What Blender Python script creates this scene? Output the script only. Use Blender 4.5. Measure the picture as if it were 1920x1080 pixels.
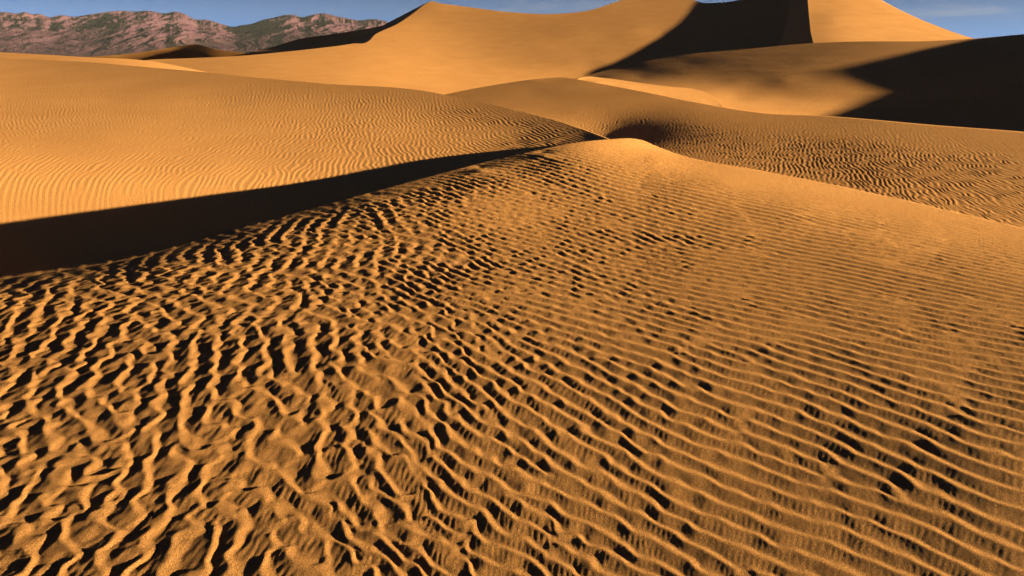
import bpy, math
import numpy as np

# ------------------------------------------------------------------ camera, sky, sun
for o in list(bpy.data.objects):
    bpy.data.objects.remove(o)
scene = bpy.context.scene
PITCH = math.radians(19.0)
FPX = 1280.0                      # focal length in pixels of a 1920 px wide frame (24 mm)
CAM = np.array([0.0, 0.0, 1.6])
cd = bpy.data.cameras.new("camera")
cd.sensor_width = 36.0
cd.lens = 24.0
cd.clip_start = 0.05
cd.clip_end = 60000.0
cam = bpy.data.objects.new("camera", cd)
cam.location = CAM
cam.rotation_euler = (math.pi / 2 - PITCH, 0, 0)
scene.collection.objects.link(cam)
scene.camera = cam

SUN_EL = math.radians(7.5)
SUN_AZ = math.radians(-12.0)       # angle from +X (right) towards +Y (forward)
SUN = np.array([math.cos(SUN_EL) * math.cos(SUN_AZ), math.cos(SUN_EL) * math.sin(SUN_AZ), math.sin(SUN_EL)])

world = bpy.data.worlds.new("World")
scene.world = world
world.use_nodes = True
nt = world.node_tree
nt.nodes.clear()
wo = nt.nodes.new("ShaderNodeOutputWorld")
bg = nt.nodes.new("ShaderNodeBackground")
sky = nt.nodes.new("ShaderNodeTexSky")
sky.sky_type = 'NISHITA'
sky.sun_disc = False
sky.sun_elevation = SUN_EL
sky.sun_rotation = math.pi / 2 - SUN_AZ      # 0 = +Y, clockwise seen from above
sky.altitude = 0
sky.air_density = 0.045
sky.dust_density = 0.0
sky.ozone_density = 0.8
bg.inputs['Strength'].default_value = 0.05
# thin wisps of high cloud over the whole sky
wc = nt.nodes.new("ShaderNodeTexCoord")
wm = nt.nodes.new("ShaderNodeMapping"); wm.inputs['Scale'].default_value = (2.2, 2.2, 22.0); wm.inputs['Rotation'].default_value = (0.0, 0.12, 0.5)
wn = nt.nodes.new("ShaderNodeTexNoise"); wn.inputs['Scale'].default_value = 1.6; wn.inputs['Detail'].default_value = 7; wn.inputs['Roughness'].default_value = 0.6; wn.inputs['Distortion'].default_value = 0.6
wr = nt.nodes.new("ShaderNodeMapRange"); wr.inputs['From Min'].default_value = 0.56; wr.inputs['From Max'].default_value = 0.80; wr.inputs['To Max'].default_value = 0.55
wx = nt.nodes.new("ShaderNodeMix"); wx.data_type = 'RGBA'; wx.inputs['B'].default_value = (1.0, 1.03, 1.06, 1)
nt.links.new(wc.outputs['Generated'], wm.inputs['Vector']); nt.links.new(wm.outputs['Vector'], wn.inputs['Vector'])
nt.links.new(wn.outputs['Fac'], wr.inputs['Value']); nt.links.new(wr.outputs['Result'], wx.inputs['Factor'])
# the polarised, slightly teal blue of the photograph
wt = nt.nodes.new("ShaderNodeMix"); wt.data_type = 'RGBA'; wt.blend_type = 'MULTIPLY'; wt.inputs['Factor'].default_value = 1.0
wt.inputs['B'].default_value = (0.33, 0.59, 0.63, 1)
nt.links.new(sky.outputs[0], wt.inputs['A'])
nt.links.new(wt.outputs['Result'], wx.inputs['A']); nt.links.new(wx.outputs['Result'], bg.inputs['Color'])
nt.links.new(bg.outputs[0], wo.inputs['Surface'])

sd = bpy.data.lights.new("sun", 'SUN')
sd.energy = 5.0
sd.angle = math.radians(0.5)
sd.color = (1.0, 0.73, 0.31)
sun = bpy.data.objects.new("sun", sd)
from mathutils import Vector
sun.rotation_euler = Vector(SUN).to_track_quat('Z', 'Y').to_euler()
scene.collection.objects.link(sun)

scene.view_settings.view_transform = 'Standard'
scene.view_settings.look = 'None'
scene.view_settings.exposure = 3.0
scene.view_settings.gamma = 1.0
scene.view_settings.use_curve_mapping = False

# ------------------------------------------------------------------ geometry helpers
CP, SP = math.cos(PITCH), math.sin(PITCH)

def ray(px, py):
    """direction (forward component = 1) of the line of sight through a photo pixel"""
    a = (np.asarray(px, float) - 960.0) / FPX
    b = (540.0 - np.asarray(py, float)) / FPX
    y = CP + b * SP
    return np.stack([a / y, np.ones_like(y), (-SP + b * CP) / y], -1)

def at(px, py, Y):
    return CAM + ray(px, py) * np.asarray(Y, float)[..., None]

def proj(P):
    d = P - CAM
    zc = d[..., 1] * CP - d[..., 2] * SP
    yc = d[..., 1] * SP + d[..., 2] * CP
    return 960 + FPX * d[..., 0] / zc, 540 - FPX * yc / zc

def tps_kernel(r2):
    return np.where(r2 > 1e-12, 0.5 * r2 * np.log(np.maximum(r2, 1e-12)), 0.0)

class TPS:
    """smooth minimal-bending interpolation of scattered values"""
    def __init__(self, xy, val, smooth=0.0, scale=(1.0, 1.0)):
        self.s = np.array(scale, float)
        self.xy = np.asarray(xy, float) * self.s
        n = len(self.xy)
        K = tps_kernel(((self.xy[:, None] - self.xy[None]) ** 2).sum(-1)) + smooth * np.eye(n)
        Pm = np.c_[np.ones(n), self.xy]
        A = np.zeros((n + 3, n + 3))
        A[:n, :n] = K; A[:n, n:] = Pm; A[n:, :n] = Pm.T
        self.c = np.linalg.solve(A, np.r_[np.asarray(val, float), 0, 0, 0])
    def __call__(self, x, y):
        q = np.stack([np.ravel(x), np.ravel(y)], -1) * self.s
        out = np.empty(len(q))
        for i in range(0, len(q), 20000):
            b = q[i:i + 20000]
            out[i:i + 20000] = tps_kernel(((b[:, None] - self.xy[None]) ** 2).sum(-1)) @ self.c[:-3] + self.c[-3] + b @ self.c[-2:]
        return out.reshape(np.shape(x))

def curve(pts):
    """smooth y(x) through points (finite-difference cubic)"""
    p = np.asarray(pts, float)
    x, y = p[:, 0], p[:, 1]
    h = np.diff(x); d = np.diff(y) / h
    m = np.zeros(len(x)); m[0] = d[0]; m[-1] = d[-1]
    for i in range(1, len(x) - 1):
        m[i] = (d[i - 1] * h[i] + d[i] * h[i - 1]) / (h[i] + h[i - 1])
    def f(q):
        q = np.asarray(q, float)
        i = np.clip(np.searchsorted(x, q) - 1, 0, len(x) - 2)
        t = (q - x[i]) / h[i]
        out = ((2*t**3 - 3*t**2 + 1) * y[i] + (t**3 - 2*t**2 + t) * h[i] * m[i]
               + (-2*t**3 + 3*t**2) * y[i + 1] + (t**3 - t**2) * h[i] * m[i + 1])
        out = np.where(q < x[0], y[0] + (q - x[0]) * m[0], out)
        return np.where(q > x[-1], y[-1] + (q - x[-1]) * m[-1], out)
    return f

def grid_faces(nv, nu, off=0):
    i = np.arange(nv - 1)[:, None] * nu + np.arange(nu - 1)[None]
    return (np.stack([i, i + nu, i + nu + 1, i + 1], -1).reshape(-1, 4) + off).astype(np.int32)

def mesh_object(name, verts, quads, mat, kind='structure', label=None):
    me = bpy.data.meshes.new(name)
    me.vertices.add(len(verts)); me.vertices.foreach_set('co', np.asarray(verts, np.float32).ravel())
    me.loops.add(quads.size); me.loops.foreach_set('vertex_index', quads.ravel())
    me.polygons.add(len(quads))
    me.polygons.foreach_set('loop_start', np.arange(0, quads.size, 4, dtype=np.int32))
    me.polygons.foreach_set('use_smooth', np.ones(len(quads), bool))
    me.update(calc_edges=True)
    me.materials.append(mat)
    ob = bpy.data.objects.new(name, me)
    ob['kind'] = kind
    if label: ob['label'] = label
    scene.collection.objects.link(ob)
    return ob

# ------------------------------------------------------------------ surveyed points of each dune: photo pixel and distance in metres
SURVEY = {
    'foreground': [(960, 1080, 1.78), (960, 1500, 1.08), (-300, 1500, 1.08), (2250, 1500, 1.08), (-420, 600, 3.91), (-300, 580, 4.36), (0, 525, 5.32), (250, 485, 5.84),
        (500, 415, 7.24), (700, 360, 8.47), (950, 295, 10.37), (1100, 265, 11.53), (1150, 261, 12.23), (1176.0, 259.5, 12.69), (1203, 263, 12.94), (100, 1080,
        1.78), (1900, 1080, 1.74), (-300, 1080, 1.79), (2250, 1080, 1.72), (1229, 274, 12.62), (1267.0, 288.5, 11.96), (1431, 322, 10.28), (1591, 354, 9.23),
        (1750, 390, 8.23), (1920, 431, 7.27), (2250, 515, 5.53), (2450, 570, 4.39), (-300, 586, 3.43), (-300, 594, 4.21), (-300, 606, 3.35), (-300, 626,
        3.74), (-300, 665, 3.52), (-300, 720, 3.18), (-100.0, 549.0, 4.83), (-100.0, 557.0, 4.59), (-100.0, 569.0, 4.3), (-100.0, 589.0, 4.08), (-100.0,
        628.0, 3.74), (-100.0, 683.0, 3.35), (100.0, 516.1, 5.31), (100.0, 524.1, 5.04), (100.0, 536.1, 4.73), (100.0, 556.1, 4.39), (100.0, 595.1, 3.95),
        (100.0, 650.1, 3.53), (300.0, 478.9, 5.87), (300.0, 486.9, 5.63), (300.0, 498.9, 5.3), (300.0, 518.9, 4.91), (300.0, 557.9, 4.32), (300.0, 612.9,
        3.75), (500, 421, 7.04), (500, 429, 6.76), (500, 441, 6.4), (500, 461, 5.95), (500, 500, 5.2), (500, 555, 4.32), (700.0, 364.2, 8.34), (700.0, 369.8,
        8.03), (700.0, 378.2, 7.73), (700.0, 392.2, 7.33), (700.0, 419.5, 6.69), (700, 458, 5.92), (900.0, 309.4, 9.94), (900.0, 313.0, 9.79), (900.0, 318.4,
        9.32), (900.0, 327.4, 9.02), (900, 345, 8.44), (900.0, 369.7, 7.76), (1020.0, 281.7, 10.7), (1020.0, 285.3, 10.58), (1020.0, 290.7, 10.15), (1020.0,
        299.7, 9.86), (1020.0, 317.2, 9.2), (1020, 342, 8.49), (1120, 280, 10.73), (1180, 275, 11.64), (1230, 300, 10.37), (1120, 310, 9.4), (1200, 340,
        8.56), (1350, 340, 8.8), (1350, 400, 7.09), (1500, 390, 7.42), (1500, 450, 6.11), (1700, 440, 6.45), (1700, 520, 4.91), (1900, 500, 5.39), (1900, 600,
        3.86), (2200, 600, 3.91), (2200, 760, 2.66), (100, 760, 2.89), (400, 760, 2.85), (960, 760, 2.79), (960, 560, 4.25), (1000, 430, 6.45), (1200, 480,
        5.51), (1300, 620, 3.63), (1600, 700, 3.03), (1900, 800, 2.52), (-300, 850, 2.52), (700, 650, 3.4), (500, 900, 2.31), (1400, 900, 2.25), (2000, 480,
        6.01)],
    'left': [(0, 415, 10.31), (250, 385, 10.39), (500, 352, 10.54), (800, 305, 11.47), (1000, 275, 12.44), (1100, 258, 12.78), (-250.0, 90.7, 40.61), (-250.0,
        179.3, 19.08), (-250.0, 267.8, 11.79), (-250.0, 356.4, 10.55), (0, 108, 33.87), (0.0, 184.8, 19.2), (0.0, 261.5, 12.33), (0.0, 338.2, 10.64), (200.0,
        119.3, 28.92), (200.0, 187.3, 19.04), (200.0, 255.2, 12.96), (200.0, 323.2, 10.85), (400.0, 137.0, 24.18), (400.0, 194.2, 18.2), (400.0, 251.4,
        13.63), (400.0, 308.6, 11.24), (600, 156, 20.77), (600.0, 201.2, 17.3), (600.0, 246.4, 14.27), (600.0, 291.6, 11.93), (800.0, 171.2, 18.5), (800.0,
        204.7, 16.55), (800.0, 238.1, 14.72), (800.0, 271.6, 12.92), (950.0, 202.7, 15.99), (950.0, 230.8, 14.71), (950.0, 258.8, 13.36), (1055, 230, 14.21),
        (1142, 261, 12.38), (-250, 445, 10.06), (0, 520, 9.38), (300, 480, 10.04), (600, 410, 10.09), (900, 335, 10.54), (1110, 290, 11.51), (-250, 600,
        7.91)],
    'middle': [(1040, 147, 36), (1000, 149, 36.13), (1000.0, 170.1, 33.16), (1000.0, 191.3, 30.18), (1000.0, 213.0, 27.79), (1080.0, 148.2, 35.3), (1080.0, 178.1,
        31.09), (1080.0, 207.9, 27.79), (1080.0, 238.7, 25.53), (1150.0, 161.4, 32.59), (1150.0, 195.0, 28.47), (1150.0, 228.5, 25.93), (1150.0, 263.1,
        23.52), (1220, 175, 30.06), (1220.0, 210.3, 26.62), (1220.0, 245.6, 23.96), (1220, 282, 20.91), (1300.0, 191.2, 27.72), (1300.0, 230.0, 24.28),
        (1300.0, 268.8, 21.28), (1300.0, 308.8, 18.54), (1400.0, 208.7, 25.45), (1400, 247, 22.22), (1400.0, 285.3, 19.58), (1400.0, 324.8, 17.34), (1520.0,
        217.3, 23.94), (1520.0, 260.2, 20.6), (1520.0, 303.2, 18.07), (1520.0, 347.5, 15.98), (1660.0, 227.8, 22.19), (1660.0, 276.8, 18.91), (1660.0, 325.9,
        16.5), (1660.0, 376.4, 14.6), (1800.0, 239.9, 20.69), (1800.0, 295.2, 17.51), (1800.0, 350.5, 15.22), (1800.0, 407.4, 13.49), (1930.0, 249.9, 19.6),
        (1930.0, 312.1, 16.4), (1930.0, 374.3, 14.23), (1930.0, 438.4, 12.59), (2120.0, 269.6, 17.98), (2120.0, 341.2, 14.95), (2120.0, 412.8, 13), (2120.0,
        486.5, 11.45), (840, 177, 34.13), (900, 180, 32.86), (900, 215, 28.07), (700, 260, 26.49), (1000, 300, 20.67), (1200, 330, 17.58), (1500, 400, 14.07),
        (1920, 500, 11.25)],
    'bowl': [(1290.0, 101.7, 60.36), (1290.0, 118.8, 54.85), (1290.0, 135.8, 49.42), (1290.0, 152.9, 44.45), (1290, 170, 39.68), (1380.0, 93.7, 58.99), (1380,
        124, 49.6), (1380.0, 154.3, 42.43), (1380.0, 184.6, 36.81), (1380.0, 214.9, 30.02), (1470.0, 85.0, 58.1), (1470.0, 118.1, 48.23), (1470.0, 151.2,
        41.24), (1470.0, 184.3, 36.82), (1470.0, 217.4, 31.31), (1570.0, 78.8, 56.19), (1570.0, 114.4, 46.41), (1570.0, 149.9, 40.04), (1570.0, 185.4, 36.16),
        (1570.0, 220.9, 31.66), (1680.0, 77.7, 53.04), (1680.0, 116.0, 43.99), (1680.0, 154.2, 38.52), (1680.0, 192.4, 34.87), (1680.0, 230.7, 30.81), (1800,
        74, 51.29), (1800.0, 115.7, 42.39), (1800.0, 157.3, 37.25), (1800, 199, 33.62), (1800.0, 240.7, 29.79), (1930.0, 63.2, 51.5), (1930.0, 109.9, 41.63),
        (1930.0, 156.6, 36.25), (1930.0, 203.2, 32.57), (1930.0, 249.9, 28.82), (2150.0, 52.2, 49.6), (2150.0, 108.3, 39.54), (2150.0, 164.5, 34.13), (2150.0,
        220.6, 30.47), (2150.0, 276.8, 26.81), (1110, 139, 56.34), (1110.0, 150.0, 51.84), (1110.0, 157.3, 48), (1200.0, 116.9, 59.76), (1200.0, 145.7,
        49.77), (1200, 165, 41.8), (1020, 160, 51.86), (1020, 200, 42.72), (1250, 230, 25.79), (1450, 260, 26.16), (1750, 280, 25.68), (2000, 300, 24.55),
        (1280, 103, 60.41)],
    'peak': [(1305, 5, 152.46), (1285, 25, 140.25), (1240, 60, 124.16), (1190, 95, 109.62), (1145, 120, 101.38), (1095, 142, 95.51), (745, 45, 148.47), (745.0,
        77.7, 124.67), (745.0, 110.4, 104.97), (745.0, 143.1, 87.06), (745.0, 175.8, 69.63), (805.0, 3.7, 178.9), (805.0, 47.3, 146.61), (805.0, 90.9,
        117.78), (805.0, 134.5, 94.37), (805.0, 178.1, 70.9), (860.0, 10.7, 170.99), (860.0, 51.9, 142.54), (860.0, 93.1, 117.13), (860.0, 134.3, 96.33),
        (860.0, 175.5, 74.69), (930, 20, 160.91), (930.0, 57.1, 137.25), (930.0, 94.2, 116.04), (930.0, 131.3, 99.09), (930.0, 168.3, 81.23), (1000.0, 25.6,
        154.07), (1000.0, 58.4, 133.74), (1000.0, 91.3, 115.93), (1000.0, 124.1, 102.11), (1000.0, 156.9, 88.78), (1070, 24, 151.98), (1070.0, 55.1, 132.49),
        (1070.0, 86.2, 116.73), (1070.0, 117.3, 103.63), (1070.0, 148.4, 93.14), (1130.0, 12.2, 157.2), (1130.0, 75.3, 120.26), (1130.0, 138.4, 96.41), (1200,
        -10, 171.86), (1200.0, 55.0, 127.53), (1200.0, 119.9, 100.46), (1260, -12, 168.75), (1260.0, 48.5, 128.76), (1260.0, 109.0, 102.37), (1320.0, 5.3,
        151.1), (1320.0, 53.2, 124.24), (1320.0, 101.1, 103.62), (1400.0, -3.6, 151.56), (1400.0, 45.2, 124.19), (1400, 94, 103.77), (1490.0, -23.5, 157.01),
        (1490.0, 31.5, 125.56), (1490.0, 86.5, 103.19), (600, 90, 114.38), (600, 118, 96.58), (600, 160, 73.12), (660, 82, 120.4), (660.0, 115.9, 99.11),
        (660.0, 166.6, 71.42), (703, 65, 133.01), (703.0, 107.7, 105.08), (703.0, 171.7, 70.22), (270, 113, 99.6), (270, 116, 98.06), (370.0, 108.5, 102.22),
        (370.0, 135.2, 84.46), (460, 104, 104.7), (460.0, 148.2, 77.09), (530.0, 97.5, 109.3), (530.0, 154.3, 74.78), (270, 160, 70.56), (600, 210, 55.16),
        (1000, 230, 57.56), (780, 215, 53.08)],
    'ridge': [(1508, -40, 160), (1513, -15, 140), (1517, 30, 115), (1520, 60, 100), (1526, 85, 90), (1506, -60, 181.82), (1530, 110, 82.94), (1540, 140, 74.93),
        (1560, -40, 159.58), (1590, -30, 151.27), (1640, -6, 135.41), (1700, 25, 120.15), (1760, 50, 109.31), (1822, 71, 100.7), (1900, 90, 94.72), (2120,
        140, 104.57), (1560, 0, 130.57), (1560, 40, 108.87), (1560, 75, 93.03), (1620, 15, 123.23), (1620, 50, 104.85), (1620, 80, 91.35), (1690, 45, 109.3),
        (1690, 75, 94.73), (1770, 75, 96.83), (1600, 120, 78.29), (1750, 120, 78.87), (1900, 130, 81.48)],
    'shoulder': [(1085.0, 173.1, 35.68), (1115, 179, 34.59), (1170.0, 189.2, 32.9), (1215, 198, 31.7), (1265.0, 208.2, 30.41), (1315, 218, 29.16), (1365, 227, 28.05),
        (1420.0, 235.4, 27.01), (1060, 147, 35.34), (1095, 144, 37.57), (1130, 146, 38.33), (1165, 151, 37.62), (1200.0, 155.5, 37.21), (1230, 159, 36.83),
        (1260, 163, 36.35), (1300.0, 165.5, 36.34), (1340, 171, 35.71), (1420, 195, 31), (1115, 157, 34.8), (1170.0, 167.2, 33.99), (1215, 176, 33.32),
        (1265.0, 186.2, 32.49), (1315, 196, 31.61), (1365, 205, 30.47), (1420.0, 213.4, 26.89)],
    'far_low': [(80.0, 109.4, 139.55), (80.0, 111.1, 140.52), (80.0, 112.9, 137.45), (150, 107, 137.95), (150.0, 109.5, 139.45), (150.0, 112.1, 141.58), (220, 103,
        141.61), (220.0, 107.4, 142.69), (220.0, 111.7, 143.78), (290.0, 94.1, 142.09), (290.0, 103.5, 143.4), (290.0, 112.9, 144.56), (330.0, 87.5, 141.7),
        (330, 100, 142.72), (330.0, 112.5, 143.92), (365, 83, 141.07), (365.0, 96.8, 141.83), (365.0, 110.7, 143.21), (400.0, 90.8, 140.97), (400.0, 99.6,
        141.69), (400.0, 108.4, 142.63), (440, 97, 141.35), (440.0, 101.7, 141.85), (440.0, 106.4, 142.38), (478.0, 98.0, 141.59), (478.0, 102.0, 141.96),
        (478, 106, 142.46)],
    'far_high': [(435.0, 102.3, 184.93), (435.0, 104.1, 181.65), (435.0, 105.8, 175.12), (470.0, 97.5, 187.75), (470.0, 101.0, 180.7), (470.0, 104.4, 174.78), (505.0,
        89.7, 194.95), (505.0, 95.6, 185.97), (505.0, 101.5, 176.46), (540, 79, 199.18), (540.0, 88.5, 190.84), (540.0, 98.0, 179.53), (570, 71, 198.14),
        (570.0, 82.8, 191.18), (570.0, 94.5, 181.52), (600, 67, 194.88), (600, 79, 189.48), (600, 91, 182.52), (640.0, 61.5, 191.78), (640.0, 74.1, 186.75),
        (640.0, 86.8, 181.25), (680.0, 55.3, 188.8), (680.0, 67.8, 184.34), (680.0, 80.3, 179.56), (715.0, 48.2, 187.31), (715.0, 60.3, 183.03), (715.0, 72.3,
        178.82)],
}

# ------------------------------------------------------------------ wind ripples: phase fields with natural forks and breaks
class Ripples:
    """tileable field of wave trains, several headings grown from one noise so that they blend"""
    def __init__(self, tile, n, lam, angs, sr, st, seed):
        self.tile, self.n, self.angs = tile, n, np.asarray(angs, float)
        rng = np.random.default_rng(seed)
        W = np.fft.fft2(rng.standard_normal((n, n))).astype(np.complex64)
        k = np.fft.fftfreq(n, tile / n)
        kx, ky = np.meshgrid(k, k)             # rows = y
        k0 = 1.0 / lam
        self.f = []
        for a in np.radians(self.angs):
            kd = kx * math.cos(a) + ky * math.sin(a)
            kt = -kx * math.sin(a) + ky * math.cos(a)
            F = np.exp(-((kd - k0) / (sr * k0)) ** 2 / 2 - (kt / (st * k0)) ** 2 / 2)
            g = np.fft.ifft2(W * F).astype(np.complex64)
            self.f.append(g / np.sqrt((np.abs(g) ** 2).mean()))
        self.f = np.stack(self.f)

    def __call__(self, x, y, ang):
        n = self.n
        u = np.mod(x / self.tile, 1.0) * n; v = np.mod(y / self.tile, 1.0) * n
        i0 = np.floor(u).astype(np.int32); j0 = np.floor(v).astype(np.int32)
        fu = (u - i0).astype(np.float32); fv = (v - j0).astype(np.float32)
        i0 %= n; j0 %= n; i1 = (i0 + 1) % n; j1 = (j0 + 1) % n
        la = np.interp(ang, self.angs, np.arange(len(self.angs)))
        l0 = np.minimum(np.floor(la).astype(np.int32), max(len(self.angs) - 2, 0)); fl = (la - l0).astype(np.float32)
        def s(l):
            F = self.f
            return ((F[l, j0, i0] * (1 - fu) + F[l, j0, i1] * fu) * (1 - fv)
                    + (F[l, j1, i0] * (1 - fu) + F[l, j1, i1] * fu) * fv)
        a = s(l0)
        return a if len(self.angs) == 1 else a * (1 - fl) + s(l0 + 1) * fl

class Noise:
    def __init__(self, tile, n, scale, seed):
        self.tile, self.n = tile, n
        rng = np.random.default_rng(seed)
        k = np.fft.fftfreq(n, tile / n)
        kx, ky = np.meshgrid(k, k)
        g = np.fft.ifft2(np.fft.fft2(rng.standard_normal((n, n))) * np.exp(-(kx**2 + ky**2) * scale**2 * 2)).real
        self.f = (g / g.std()).astype(np.float32)
    def __call__(self, x, y):
        n = self.n
        u = np.mod(x / self.tile, 1.0) * n; v = np.mod(y / self.tile, 1.0) * n
        i0 = np.floor(u).astype(np.int32); j0 = np.floor(v).astype(np.int32)
        fu = u - i0; fv = v - j0
        i0 %= n; j0 %= n; i1 = (i0 + 1) % n; j1 = (j0 + 1) % n
        fu = fu * fu * (3 - 2 * fu); fv = fv * fv * (3 - 2 * fv)
        F = self.f
        return (F[j0, i0] * (1 - fu) + F[j0, i1] * fu) * (1 - fv) + (F[j1, i0] * (1 - fu) + F[j1, i1] * fu) * fv

def profile_table(rise, power, blur):
    t = np.arange(1024) / 1024.0
    h = np.where(t < rise, (t / rise) ** power, 0.5 + 0.5 * np.cos(np.pi * (t - rise) / (1 - rise)))
    k = np.exp(-(np.minimum(t, 1 - t) / blur) ** 2 / 2); k /= k.sum()
    h = np.fft.ifft(np.fft.fft(h) * np.fft.fft(k)).real
    return h - h.mean()

def profile(G, table, full=0.75):
    t = np.mod(np.angle(G) / (2 * np.pi), 1.0)
    m = np.abs(G)
    return np.interp(t * 1024, np.arange(1025), np.r_[table, table[0]]) * sstep(0.03, full, m), t

def sstep(a, b, x):
    t = np.clip((x - a) / (b - a), 0, 1)
    return t * t * (3 - 2 * t)

# ------------------------------------------------------------------ materials
def sand_material(name, grain, grain_bump, streaks=0.0, crust=0.0):
    m = bpy.data.materials.new(name); m.use_nodes = True
    t = m.node_tree; N = t.nodes; L = t.links
    b = N['Principled BSDF']
    b.inputs['Roughness'].default_value = 1.0
    b.inputs['Specular IOR Level'].default_value = 0.05
    tc = N.new('ShaderNodeNewGeometry')
    big = N.new('ShaderNodeTexNoise'); big.inputs['Scale'].default_value = 0.35; big.inputs['Detail'].default_value = 4
    r1 = N.new('ShaderNodeValToRGB')
    r1.color_ramp.elements[0].position = 0.3; r1.color_ramp.elements[0].color = (0.314, 0.163, 0.072, 1)
    r1.color_ramp.elements[1].position = 0.7; r1.color_ramp.elements[1].color = (0.354, 0.189, 0.088, 1)
    L.new(tc.outputs['Position'], big.inputs['Vector']); L.new(big.outputs['Fac'], r1.inputs['Fac'])
    g = N.new('ShaderNodeTexNoise'); g.inputs['Scale'].default_value = grain; g.inputs['Detail'].default_value = 2; g.inputs['Roughness'].default_value = 0.7
    L.new(tc.outputs['Position'], g.inputs['Vector'])
    r2 = N.new('ShaderNodeMapRange'); r2.inputs['From Min'].default_value = 0.3; r2.inputs['From Max'].default_value = 0.7
    r2.inputs['To Min'].default_value = 0.55 if crust else 0.86; r2.inputs['To Max'].default_value = 1.35 if crust else 1.12
    L.new(g.outputs['Fac'], r2.inputs['Value'])
    mx = N.new('ShaderNodeMix'); mx.data_type = 'RGBA'; mx.blend_type = 'MULTIPLY'; mx.inputs['Factor'].default_value = 1.0
    L.new(r1.outputs['Color'], mx.inputs['A']); L.new(r2.outputs['Result'], mx.inputs['B'])
    L.new(mx.outputs['Result'], b.inputs['Base Color'])
    bp = N.new('ShaderNodeBump'); bp.inputs['Strength'].default_value = 1.0; bp.inputs['Distance'].default_value = grain_bump
    L.new(g.outputs['Fac'], bp.inputs['Height']); L.new(bp.outputs['Normal'], b.inputs['Normal'])
    if streaks:      # faint wind streaks and slides running across the far slopes
        mp = N.new('ShaderNodeMapping'); mp.inputs['Scale'].default_value = (0.10, 0.16, 1.5); mp.inputs['Rotation'].default_value = (0.1, 0.2, 0.6)
        sn = N.new('ShaderNodeTexNoise'); sn.inputs['Scale'].default_value = 1.0; sn.inputs['Detail'].default_value = 5; sn.inputs['Roughness'].default_value = 0.6
        b2 = N.new('ShaderNodeBump'); b2.inputs['Strength'].default_value = 1.0; b2.inputs['Distance'].default_value = streaks
        L.new(tc.outputs['Position'], mp.inputs['Vector']); L.new(mp.outputs['Vector'], sn.inputs['Vector'])
        L.new(sn.outputs['Fac'], b2.inputs['Height']); L.new(b2.outputs['Normal'], bp.inputs['Normal'])
    if crust:        # clumps of coarser grains lying on the near sand
        cn = N.new('ShaderNodeTexNoise'); cn.inputs['Scale'].default_value = 85.0; cn.inputs['Detail'].default_value = 3; cn.inputs['Roughness'].default_value = 0.65
        b3 = N.new('ShaderNodeBump'); b3.inputs['Strength'].default_value = 1.0; b3.inputs['Distance'].default_value = crust
        L.new(tc.outputs['Position'], cn.inputs['Vector']); L.new(cn.outputs['Fac'], b3.inputs['Height']); L.new(b3.outputs['Normal'], bp.inputs['Normal'])
    return m

sand_near = sand_material("rippled_sand", 300.0, 0.014, crust=0.009)
sand_mid = sand_material("wind_combed_sand", 60.0, 0.004)
sand_far = sand_material("smooth_sand", 8.0, 0.003, 0.035)

# ------------------------------------------------------------------ dune sheets
def inverse_distance(points):
    p = np.array(points, float)
    return TPS(p[:, :2], 1.0 / p[:, 2], scale=(1 / 300.0, 1 / 100.0))

def skirt(edge, direction, slope, length, n=14, soft=0.3):
    """the hidden flank falling away behind a crest line: rows of points from the edge outwards"""
    d = np.asarray(direction, float)
    if d.ndim == 1: d = np.broadcast_to(d, (len(edge), 2))
    t = (np.linspace(0, 1, n) ** 1.6) * length
    drop = slope * (t - soft * (1 - np.exp(-t / soft)))
    rows = np.empty((n, len(edge), 3))
    rows[..., :2] = edge[None, :, :2] + t[:, None, None] * d[None]
    rows[..., 2] = edge[None, :, 2] - drop[:, None]
    return rows

def away(edge):
    d = edge[:, :2] - CAM[:2]
    return d / np.linalg.norm(d, axis=1, keepdims=True)

def join_grids(grids):
    V, F, off = [], [], 0
    for g in grids:
        V.append(g.reshape(-1, 3)); F.append(grid_faces(g.shape[0], g.shape[1], off)); off += g.shape[0] * g.shape[1]
    return np.concatenate(V), np.concatenate(F)

def sheet(survey, top, bottom, x0, x1, nu, nv, ripple=None, vpow=1.0, warp=None):
    u = np.linspace(x0, x1, nu); v = np.linspace(0, 1, nv) ** vpow
    ty = curve(top)(u); by = curve(bottom)(u)
    px = np.broadcast_to(u, (nv, nu)); py = ty[None] + (by - ty)[None] * v[:, None]
    w = inverse_distance(survey)(px, py)
    P = at(px, py, 1.0 / np.maximum(w, 1e-3))
    base_top = P[0].copy()
    if ripple is not None:
        P[..., 2] += ripple(P[..., 0], P[..., 1], px, py)
    return P

# ---- foreground dune: a broad nose, camera standing on it
A_CREST = [(-420, 600, 3.9), (-300, 580, 4.3), (0, 525, 5.2), (250, 485, 5.93), (500, 415, 7.21), (700, 360, 8.43), (950, 295, 10.27), (1100, 265, 11.73),
           (1150, 261, 12.32), (1176, 259.5, 12.8), (1203, 263, 12.8), (1229, 274, 11.92), (1267, 288.5, 10.88), (1431, 322, 9.55), (1591, 354, 8.42),
           (1750, 390, 7.38), (1920, 431, 6.31), (2250, 515, 4.89), (2450, 570, 4.23)]

rip_a = Ripples(6.4, 1600, 0.053, np.arange(0, 89, 4), 0.086, 0.074, 3)
rip_b = Ripples(8.0, 1600, 0.110, np.arange(-20, 78, 7), 0.10, 0.19, 8)
fan = Ripples(4.0, 1600, 0.022, np.arange(-56, -15, 10), 0.22, 0.28, 5)
wob = Noise(12.0, 800, 0.075, 11); wob2 = Noise(12.0, 800, 0.075, 12)
patch = Noise(24.0, 256, 0.9, 13)
tab_a = profile_table(0.64, 1.1, 0.024)
tab_b = profile_table(0.62, 1.12, 0.028)
tab_f = profile_table(0.5, 1.0, 0.05)

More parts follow.
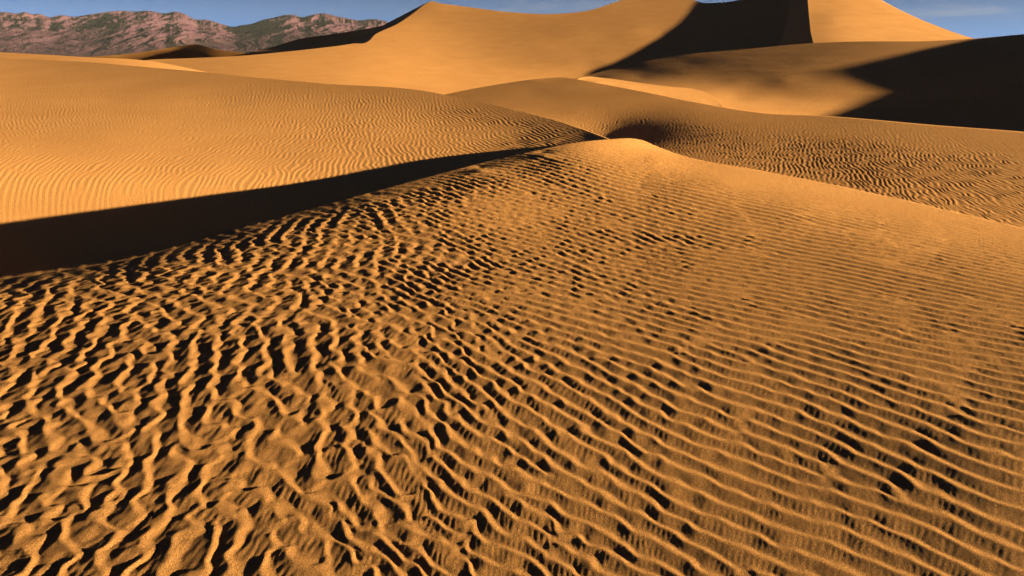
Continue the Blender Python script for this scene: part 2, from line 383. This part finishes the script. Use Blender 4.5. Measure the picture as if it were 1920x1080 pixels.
def ripple_foreground(x, y, px, py):
    pt = patch(x, y)
    wa = np.interp(px, [0, 700, 1400], [0.0175, 0.009, 0.0030])
    xw = x + wa * wob(x, y); yw = y + wa * wob2(x, y)
    ang = np.interp(px, [-300, 0, 600, 1000, 1500, 2200], [20, 26, 36, 42, 45, 47]) + 5 * pt
    # ripples grow longer away from the trampled near end: stretch the pattern with distance
    rad = np.hypot(x, y); rho = np.degrees(np.arctan2(y, x))
    def stretched(rip, a, alpha):
        a = a + 0 * x
        s = (rad / 2.4) ** -alpha
        d = np.radians(a - rho)
        a2 = rho + np.degrees(np.arctan2(np.sin(d), np.cos(d) / (1 - alpha)))
        return rip(xw * s, yw * s, a2)
    G1 = stretched(rip_a, ang, 0.45)
    # on the left two wind directions crossed: zigzag crests of one length in two headings
    mix = np.interp(px, [-300, 300, 700, 1100], [0.66, 0.60, 0.48, 0.30]) + 0.10 * pt
    Gl = mix * stretched(rip_b, np.interp(px, [-300, 200, 600, 1100], [26, 20, 12, 10]) + 7 * pt, 0.30) + (1 - mix) * stretched(rip_b, 56.0 + 6 * pt, 0.30)
    bl = 1 - sstep(480, 1020, px + 70 * pt)
    G = 1.3 * Gl * bl + G1 * (1 - bl)
    h, t = profile(G, tab_a, 0.32)
    hb, _ = profile(G, tab_b, 0.36)
    h = h * (1 - bl) + hb * bl
    s2 = (rad / 2.4) ** -0.6
    h2, _ = profile(fan(x * s2, y * s2, np.full(np.shape(x), -38.0) + 9 * pt), tab_f)
    stoss = sstep(0.0, 0.10, t) * (1 - sstep(0.46, 0.60, t))
    sky_y = curve([(p[0], p[1]) for p in A_CREST])(px[0])[None]
    fade = sstep(0, 45, py - sky_y); lowest = np.interp(px, [700, 1100], [0.15, 0.40]); fade = lowest + (1 - lowest) * fade
    tip = 1 - 0.75 * np.exp(-((px - 1180) / 70.0) ** 2 - ((py - 278) / 22.0) ** 2)
    amp = np.interp(px, [0, 600, 1100, 1500], [0.0086, 0.0082, 0.0072, 0.0071]) * (rad / 2.4) ** 0.47
    amp = amp * (1 + 0.2 * sstep(1150, 1500, px) * sstep(580, 430, py))
    return (amp * h + 0.0017 * np.interp(px, [0, 800, 1300], [1, 0.70, 0.26]) * h2 * stoss * (0.35 + 0.65 * sstep(-1.2, 0.9, wob(x * 0.5 + 3, y * 0.5)))) * fade * tip

u_n, v_n = 1120, 560
P = sheet(SURVEY['foreground'], [(p[0], p[1]) for p in A_CREST], [(-420, 1330), (960, 1330), (2450, 1330)], -420, 2450, u_n, v_n, ripple_foreground, vpow=1.22)
cr = P[0]
dirA = away(cr)
sk = skirt(cr, dirA, 0.58, 9.0, soft=0.5)
# ground under and behind the camera
near = np.stack([P[-1] + (np.array([0, -1.0, 0]) * s)[None] for s in np.linspace(0, 6, 12)])
V, F = join_grids([P, sk, near])
mesh_object("sand_dune", V, F, sand_near, label="rippled foreground dune with a smooth bright tip and shaded left brink")

# ---- left dune
rip_l = Ripples(15.0, 1600, 0.095, np.arange(-20, 45, 9), 0.12, 0.16, 21)
tab_l = profile_table(0.6, 1.2, 0.03)
wobl = Noise(20.0, 512, 0.3, 31)
def ripple_left(x, y, px, py):
    pt = patch(x * 0.6, y * 0.6)
    ang = np.interp(px, [-250, 300, 700, 1100], [-6, -2, 8, 28]) + 5 * pt
    h, t = profile(rip_l(x + 0.02 * wobl(x, y), y, ang), tab_l)
    amp = np.interp(px, [0, 500, 800, 1050], [0.0050, 0.0047, 0.0050, 0.0062])
    top = curve(B_TOP)(px[0])[None]
    return amp * h * (0.25 + 0.75 * sstep(2, 30, py - top)) * (0.9 + 0.12 * pt)
B_TOP = [(-260, 90), (0, 108), (170, 117), (300, 128), (390, 136), (450, 142.5), (600, 156), (810, 173), (840, 179), (947, 202), (1055, 230), (1110, 249), (1142, 261), (1165, 270)]
P = sheet(SURVEY['left'], B_TOP, [(-260, 560), (0, 560), (500, 500), (900, 380), (1165, 330)], -260, 1165, 860, 330, ripple_left)
sk = skirt(P[0], away(P[0]), 0.35, 9.0)
V, F = join_grids([P, sk])
mesh_object("sand_dune", V, F, sand_mid, label="broad golden dune on the left combed with fine upright ripples")

# ---- low lit swell behind the left dune
S_TOP = [(-260, 90), (0, 98), (170, 107.5), (270, 113), (395, 137), (450, 150), (520, 175)]
P = sheet([(-260, 90, 52), (0, 98, 48), (270, 113, 45), (395, 137, 42), (520, 175, 40), (0, 140, 33), (270, 150, 32), (450, 180, 31), (-260, 140, 34)],
          S_TOP, [(-260, 150), (0, 160), (300, 170), (520, 190)], -260, 520, 200, 40)
sk = skirt(P[0], away(P[0]), 0.3, 14.0)
V, F = join_grids([P, sk])
mesh_object("sand_dune", V, F, sand_far, label="smooth lit swell rising just behind the left dune")

# ---- middle dune on the right
rip_c = Ripples(16.0, 1600, 0.112, np.arange(-60, 40, 9), 0.14, 0.20, 41)
rip_c2 = Ripples(20.0, 1600, 0.13, np.arange(20, 90, 9), 0.2, 0.3, 43)
def ripple_mid(x, y, px, py):
    pt = patch(x * 0.7, y * 0.7)
    ang = np.interp(px, [800, 1200, 1450, 1700, 2000], [-10, -16, -24, -14, 8]) + 6 * pt + np.interp(py, [330, 420], [0, 16]) * sstep(1500, 1800, px)
    G = rip_c(x + 0.03 * wobl(x, y), y, ang)
    b = 0.5 * sstep(1600, 1850, px) * sstep(300, 250, py)
    h, t = profile(G * (1 - b) + rip_c2(x, y, 60.0 + 8 * pt) * b, tab_l)
    line = curve(C_TOP)(px[0])[None]
    d = py - line
    amp = 0.0022 + 0.0048 * sstep(8, 60, d) * sstep(1170, 1400, px) + 0.010 * np.exp(-((px - 1110) / 70.) ** 2 - ((py - 250) / 30.) ** 2)
    return amp * h * sstep(0, 14, d)
C_TOP = [(680, 222), (760, 196), (840, 176.5), (950, 156), (1010, 148), (1057, 145.5), (1115, 155), (1215, 174), (1315, 194), (1444, 214), (1537, 218), (1762, 237), (1920, 249), (2250, 284)]
P = sheet(SURVEY['middle'], C_TOP, [(680, 300), (950, 290), (1150, 310), (1267, 340), (1591, 420), (1920, 500), (2250, 580)], 680, 2250, 780, 260, ripple_mid)
sk = skirt(P[0], away(P[0]), 0.22, 9.0, soft=1.5)
V, F = join_grids([P, sk])
mesh_object("sand_dune", V, F, sand_mid, label="brown rippled dune crossing the right side behind the foreground brink")

# ---- lit shoulder between middle dune and bowl
T_TOP = [(1078, 150), (1086, 146.5), (1096, 144.2), (1130, 146), (1200, 155.5), (1260, 163), (1300, 167), (1325, 175), (1345, 189), (1362, 206)]
P = sheet(SURVEY['shoulder'],
          T_TOP, [(1078, 160), (1115, 176), (1215, 194), (1315, 212), (1362, 222)], 1078, 1362, 200, 50)
sk = skirt(P[0], away(P[0]), 0.3, 7.0, soft=0.8)
V, F = join_grids([P, sk])
mesh_object("sand_dune", V, F, sand_far, label="narrow sunlit shoulder curving behind the crest of the brown rippled dune")

# ---- bowl and long brown slope
D_TOP = [(1000, 168), (1060, 152), (1095, 143), (1140, 131), (1190, 119), (1280, 103), (1400, 92), (1520, 81), (1600, 78), (1740, 77), (1830, 72), (1920, 64), (2250, 48)]
P = sheet(SURVEY['bowl'], D_TOP, [(1000, 215), (1215, 215), (1444, 250), (1920, 290), (2250, 320)], 1000, 2250, 420, 180)
sk = skirt(P[0], away(P[0]), 0.3, 16.0, soft=1.0)
V, F = join_grids([P, sk])
mesh_object("sand_dune", V, F, sand_far, label="long brown dune on the right half lost in deep shadow")

# ---- peaked dune
E_TOP = [(200, 122), (270, 113), (360, 109), (460, 104), (530, 97.5), (600, 90), (660, 82), (694, 75), (703, 65), (712, 60), (745, 45), (775, 25), (800, 6), (807, 3), (825, 6),
         (870, 12), (960, 23), (1050, 25.5), (1110, 18), (1160, 2), (1200, -10), (1260, -12), (1295, -2), (1312, 4), (1345, 5), (1375, 2), (1410, -6), (1520, -30)]
P = sheet(SURVEY['peak'], E_TOP, [(200, 160), (600, 215), (1000, 235), (1300, 160), (1520, 120)], 200, 1520, 560, 200)
k = np.searchsorted(np.linspace(200, 1520, 560), 807)
dl = away(P[0]).copy(); dl[:k] = (-1.0, 0.08)
mixw = sstep(0, 40, np.arange(560) - k)[:, None]
dl = dl * mixw + np.array([[-1.0, 0.08]]) * (1 - mixw); dl /= np.linalg.norm(dl, axis=1, keepdims=True)
sk = skirt(P[0], dl, 0.46, 34.0, n=24, soft=0.3)
V, F = join_grids([P, sk])
mesh_object("sand_dune", V, F, sand_far, label="tall golden dune with a sharp peak and a curved knife edge ridge")

# ---- ridge dune at the right
r_py = np.linspace(-60, 140, 140)
lx = np.interp(r_py, [-60, -40, -15, 30, 60, 85, 110, 140], [1506, 1508, 1513, 1517, 1520, 1526, 1531, 1540])
rx = curve([(-60, 1540), (-40, 1575), (-6, 1640), (25, 1700), (50, 1760), (71, 1822), (90, 1900), (140, 2120)])(r_py)
s = np.linspace(0, 1, 160)
px = lx[:, None] + (rx - lx)[:, None] * s[None]; py = np.broadcast_to(r_py[:, None], px.shape)
P = at(px, py, 1 / inverse_distance(SURVEY['ridge'])(px, py))
crest = P[:, 0]
tg = np.gradient(crest[:, :2], axis=0); tg /= np.linalg.norm(tg, axis=1, keepdims=True)
nl = np.stack([tg[:, 1], -tg[:, 0]], -1); nl *= np.sign(-nl[:, :1])
left = skirt(crest, nl, 0.62, 34.0, n=20, soft=0.2)
right = skirt(P[:, -1], (0.75, 0.66), 0.35, 30.0, n=12, soft=1.0)
backl = skirt(P[0], (0.25, 0.97), 0.12, 60.0, n=12, soft=4.0)
backc = skirt(left[:, 0], (0.25, 0.97), 0.12, 60.0, n=12, soft=4.0)
V, F = join_grids([P, left, right, backl, backc])
mesh_object("sand_dune", V, F, sand_far, label="high dune with black left face and golden right face behind the brown slope")

# ---- small far dunes at the foot of the mountains
P = sheet(SURVEY['far_low'], [(60, 110), (150, 107), (200, 104.5), (250, 100), (300, 92.5), (340, 86), (360, 83.5), (367, 83), (375, 84.5), (385, 87), (410, 93), (440, 97), (460, 99.5), (480, 106), (492, 114)],
          [(60, 130), (492, 125)], 60, 492, 260, 50)
sk = skirt(P[0], away(P[0]), 0.3, 22.0)
V, F = join_grids([P, sk])
mesh_object("sand_dune", V, F, sand_far, label="small olive brown dune with a pointed top below the mountains")
P = sheet(SURVEY['far_high'], [(415, 118), (430, 108), (447, 101), (470, 97.5), (500, 91), (540, 79), (570, 71), (600, 67), (650, 60), (690, 53.5), (720, 47), (760, 35)],
          [(415, 128), (760, 110)], 415, 760, 260, 70)
sk = skirt(P[0], away(P[0]), 0.3, 22.0)
V, F = join_grids([P, sk])
mesh_object("sand_dune", V, F, sand_far, label="low dune in the hollow left of the tall peak mostly in shadow")

# ---- neighbouring dune beyond the right edge, which throws the big shadow over the brown slope
hx = np.array([-SUN[1], SUN[0], 0]); hx /= np.linalg.norm(hx)
hv = np.cross(SUN, hx); hv *= np.sign(hv[2])
prof = [(14.3, -9.00), (19.8, -6.00), (22.3, -3.50), (23.8, -2.20), (25.8, -2.29), (28.8, -2.11), (34.3, -2.05), (35.2, -2.06), (37.0, -2.03), (38.6, -1.93), (40.0, -1.78), (41.0, -1.54), (42.3, -1.23), (43.9, -0.93), (45.7, -0.68), (47.8, -0.57), (49.2, -0.51), (51.7, -0.39), (53.9, -0.32), (56.4, -0.25), (64.4, -0.78), (71.4, -0.80), (76.4, -2.00), (82.4, -5.00), (100.4, -9.00)]
pw = np.linspace(16, 124, 220); pv = np.interp(pw, [p[0] for p in prof], [p[1] for p in prof])
crest = pw[:, None] * hx + pv[:, None] * hv + 34.0 * SUN
l = skirt(crest, -SUN[:2] / np.linalg.norm(SUN[:2]), 0.6, 10.0, n=16, soft=0.2)
r = skirt(crest, SUN[:2] / np.linalg.norm(SUN[:2]), 0.28, 50.0, n=16, soft=1.0)
V, F = join_grids([l, r])
mesh_object("sand_dune", V, F, sand_far, label="steep dune standing beyond the right edge of the view")

# ------------------------------------------------------------------ valley floor
rr = np.r_[np.geomspace(3, 300, 40), np.geomspace(330, 11000, 60)]
th = np.linspace(0, 2 * np.pi, 181)
zz = np.interp(rr, [0, 40, 160, 800, 4000, 12000], [-4.0, -6.5, -9, -14, -32, -34])
P = np.stack([rr[:, None] * np.sin(th)[None], rr[:, None] * np.cos(th)[None], np.broadcast_to(zz[:, None], (len(rr), 181))], -1)
V, F = join_grids([P])
def plain_material():
    m = sand_material("valley_ground", 0.5, 0.0)
    for n in m.node_tree.nodes:
        if n.type == 'VALTORGB':
            n.color_ramp.elements[0].color = (0.19, 0.12, 0.07, 1); n.color_ramp.elements[1].color = (0.24, 0.15, 0.09, 1)
    return m
mesh_object("valley_floor", V, F, plain_material())

# ------------------------------------------------------------------ mountains
def vnoise(x, y, seed):
    xi = np.floor(x).astype(np.int64); yi = np.floor(y).astype(np.int64)
    fx = x - xi; fy = y - yi
    fx = fx**3 * (fx * (fx * 6 - 15) + 10); fy = fy**3 * (fy * (fy * 6 - 15) + 10)
    def grad(i, j, dx, dy):
        h = (i * 374761393 + j * 668265263 + seed * 144665) & 0xffffffff
        h = ((h ^ (h >> 13)) * 1274126177) & 0xffffffff
        a = ((h ^ (h >> 16)) & 0xffff) / 65536.0 * 2 * np.pi
        return np.cos(a) * dx + np.sin(a) * dy
    a = grad(xi, yi, fx, fy); b = grad(xi + 1, yi, fx - 1, fy)
    c = grad(xi, yi + 1, fx, fy - 1); d = grad(xi + 1, yi + 1, fx - 1, fy - 1)
    return ((a * (1 - fx) + b * fx) * (1 - fy) + (c * (1 - fx) + d * fx) * fy) * 1.5

SKYLINE = [(-420, 30), (-300, 40), (-200, 26), (-100, 33), (-40, 28), (0, 24), (27, 22.5), (50, 25), (62, 22.5), (77, 26.5), (90, 26), (106, 32), (125, 28.5), (154, 31), (181, 27), (205, 23.5), (240, 20),
           (265, 21.5), (292, 20), (319, 25), (342, 22), (354, 25), (375, 36), (385, 37), (394, 36.5), (420, 44), (445, 50), (460, 47), (476, 45), (500, 37), (520, 33), (536, 29), (557, 27.5), (572, 32), (590, 28),
           (612, 25), (639, 31), (660, 35), (679, 38), (695, 36), (715, 37), (740, 44), (800, 60), (1000, 90)]
nu, nr = 1000, 220
mx_ = np.linspace(-420, 1000, nu)
s = np.linspace(0, 1.25, nr)
R0, R1 = 4200.0, 7200.0
az = np.arctan2((mx_ - 960) / FPX, CP + (440.7 / FPX) * SP)
Yd = R0 + (R1 - R0) * s
X = np.tan(az)[None] * Yd[:, None]; Yg = np.broadcast_to(Yd[:, None], X.shape)
wx = X + 260 * vnoise(X / 900, Yg / 900, 4); wy = Yg + 260 * vnoise(X / 900, Yg / 900, 5)
h = np.zeros_like(X); weights = [0.45, 0.75, 0.6, 0.36, 0.24, 0.17, 0.12, 0.09]; wgt = 1.0; f = 1 / 800.0
for o in range(8):
    n_ = 1 - np.abs(vnoise(wx * f + 17 * o, wy * f * 0.38 + 0.25 * wx * f + 3 * o, 10 + o)) * 1.35
    n_ = n_ * n_ * wgt
    h += n_ * weights[o]; wgt = np.clip(n_ * 1.6, 0, 1) if o > 1 else 1.0; f *= 2.05
h /= 1.9
ramp = np.interp(s, [0, 0.12, 0.4, 0.7, 0.95, 1.05, 1.25], [0, 0.05, 0.38, 0.68, 0.95, 0.95, 0.55])
Z = ramp[:, None] * (0.83 + 0.09 * h) + 0.035 * (h - 0.5) * np.minimum(ramp * 6, 1)[:, None]
ang = (Z * 1000) / Yg                                   # apparent height
sk_y = curve(SKYLINE)(mx_)
tan_el = (-SP + (540 - sk_y) / FPX * CP) / (CP + (540 - sk_y) / FPX * SP)
z_foot = -34.0
# scale each azimuth so that the highest line of sight meets the skyline
lo = np.full(nu, 10.0); hi = np.full(nu, 4000.0)
for it in range(40):
    mid = (lo + hi) / 2
    el = ((z_foot + Z * mid[None] - CAM[2]) / Yg).max(0)
    hi = np.where(el > tan_el, mid, hi); lo = np.where(el > tan_el, lo, mid)
k = np.exp(-np.linspace(-3, 3, 31) ** 2 / 2); k /= k.sum()
sc_s = np.convolve(np.pad((lo + hi) / 2, 15, mode='edge'), k, mode='valid')
fine = (lo + hi) / 2
near_top = sstep(0.55, 0.9, s)[:, None]
scale_ = sc_s[None] * (1 - near_top) + fine[None] * near_top
P = np.stack([X, Yg, z_foot + Z * scale_], -1)
V, F = join_grids([P])
mm = bpy.data.materials.new("desert_rock"); mm.use_nodes = True
N = mm.node_tree.nodes; L = mm.node_tree.links; b = N['Principled BSDF']
b.inputs['Roughness'].default_value = 1.0; b.inputs['Specular IOR Level'].default_value = 0.0
g = N.new('ShaderNodeNewGeometry')
mp = N.new('ShaderNodeMapping'); mp.inputs['Scale'].default_value = (0.0022, 0.0010, 0.010); mp.inputs['Rotation'].default_value = (0.25, 0.35, 0.4)
n1 = N.new('ShaderNodeTexNoise'); n1.inputs['Scale'].default_value = 1.0; n1.inputs['Detail'].default_value = 8; n1.inputs['Roughness'].default_value = 0.65
cr_ = N.new('ShaderNodeValToRGB')
e = cr_.color_ramp.elements
e[0].position = 0.30; e[0].color = (0.040, 0.020, 0.045, 1)
e[1].position = 0.72; e[1].color = (0.068, 0.041, 0.060, 1)
e2 = cr_.color_ramp.elements.new(0.5); e2.color = (0.045, 0.024, 0.049, 1)
e3 = cr_.color_ramp.elements.new(0.6); e3.color = (0.051, 0.028, 0.052, 1)
L.new(g.outputs['Position'], mp.inputs['Vector']); L.new(mp.outputs['Vector'], n1.inputs['Vector']); L.new(n1.outputs['Fac'], cr_.inputs['Fac'])
L.new(cr_.outputs['Color'], b.inputs['Base Color'])
n2 = N.new('ShaderNodeTexNoise'); n2.inputs['Scale'].default_value = 0.02; n2.inputs['Detail'].default_value = 6
bp = N.new('ShaderNodeBump'); bp.inputs['Distance'].default_value = 2.0; bp.inputs['Strength'].default_value = 1.0
L.new(g.outputs['Position'], n2.inputs['Vector']); L.new(n2.outputs['Fac'], bp.inputs['Height']); L.new(bp.outputs['Normal'], b.inputs['Normal'])
mesh_object("mountain_range", V, F, mm)

# ------------------------------------------------------------------ desert air
hv_ = np.array([[x, y, z] for z in (-36.0, 640.0) for y in (-11500.0, 11500.0) for x in (-11500.0, 11500.0)])
hq = np.array([[0, 2, 3, 1], [4, 5, 7, 6], [0, 1, 5, 4], [2, 6, 7, 3], [0, 4, 6, 2], [1, 3, 7, 5]], np.int32)
hm = bpy.data.materials.new("pale_air"); hm.use_nodes = True
hm.node_tree.nodes.clear()
ho = hm.node_tree.nodes.new('ShaderNodeOutputMaterial'); vp = hm.node_tree.nodes.new('ShaderNodeVolumePrincipled')
vp.inputs['Color'].default_value = (0.62, 0.74, 1.0, 1); vp.inputs['Density'].default_value = 0.7e-5; vp.inputs['Anisotropy'].default_value = 0.0
hm.node_tree.links.new(vp.outputs[0], ho.inputs['Volume'])
hz = mesh_object("haze", hv_, hq, hm, kind='stuff')
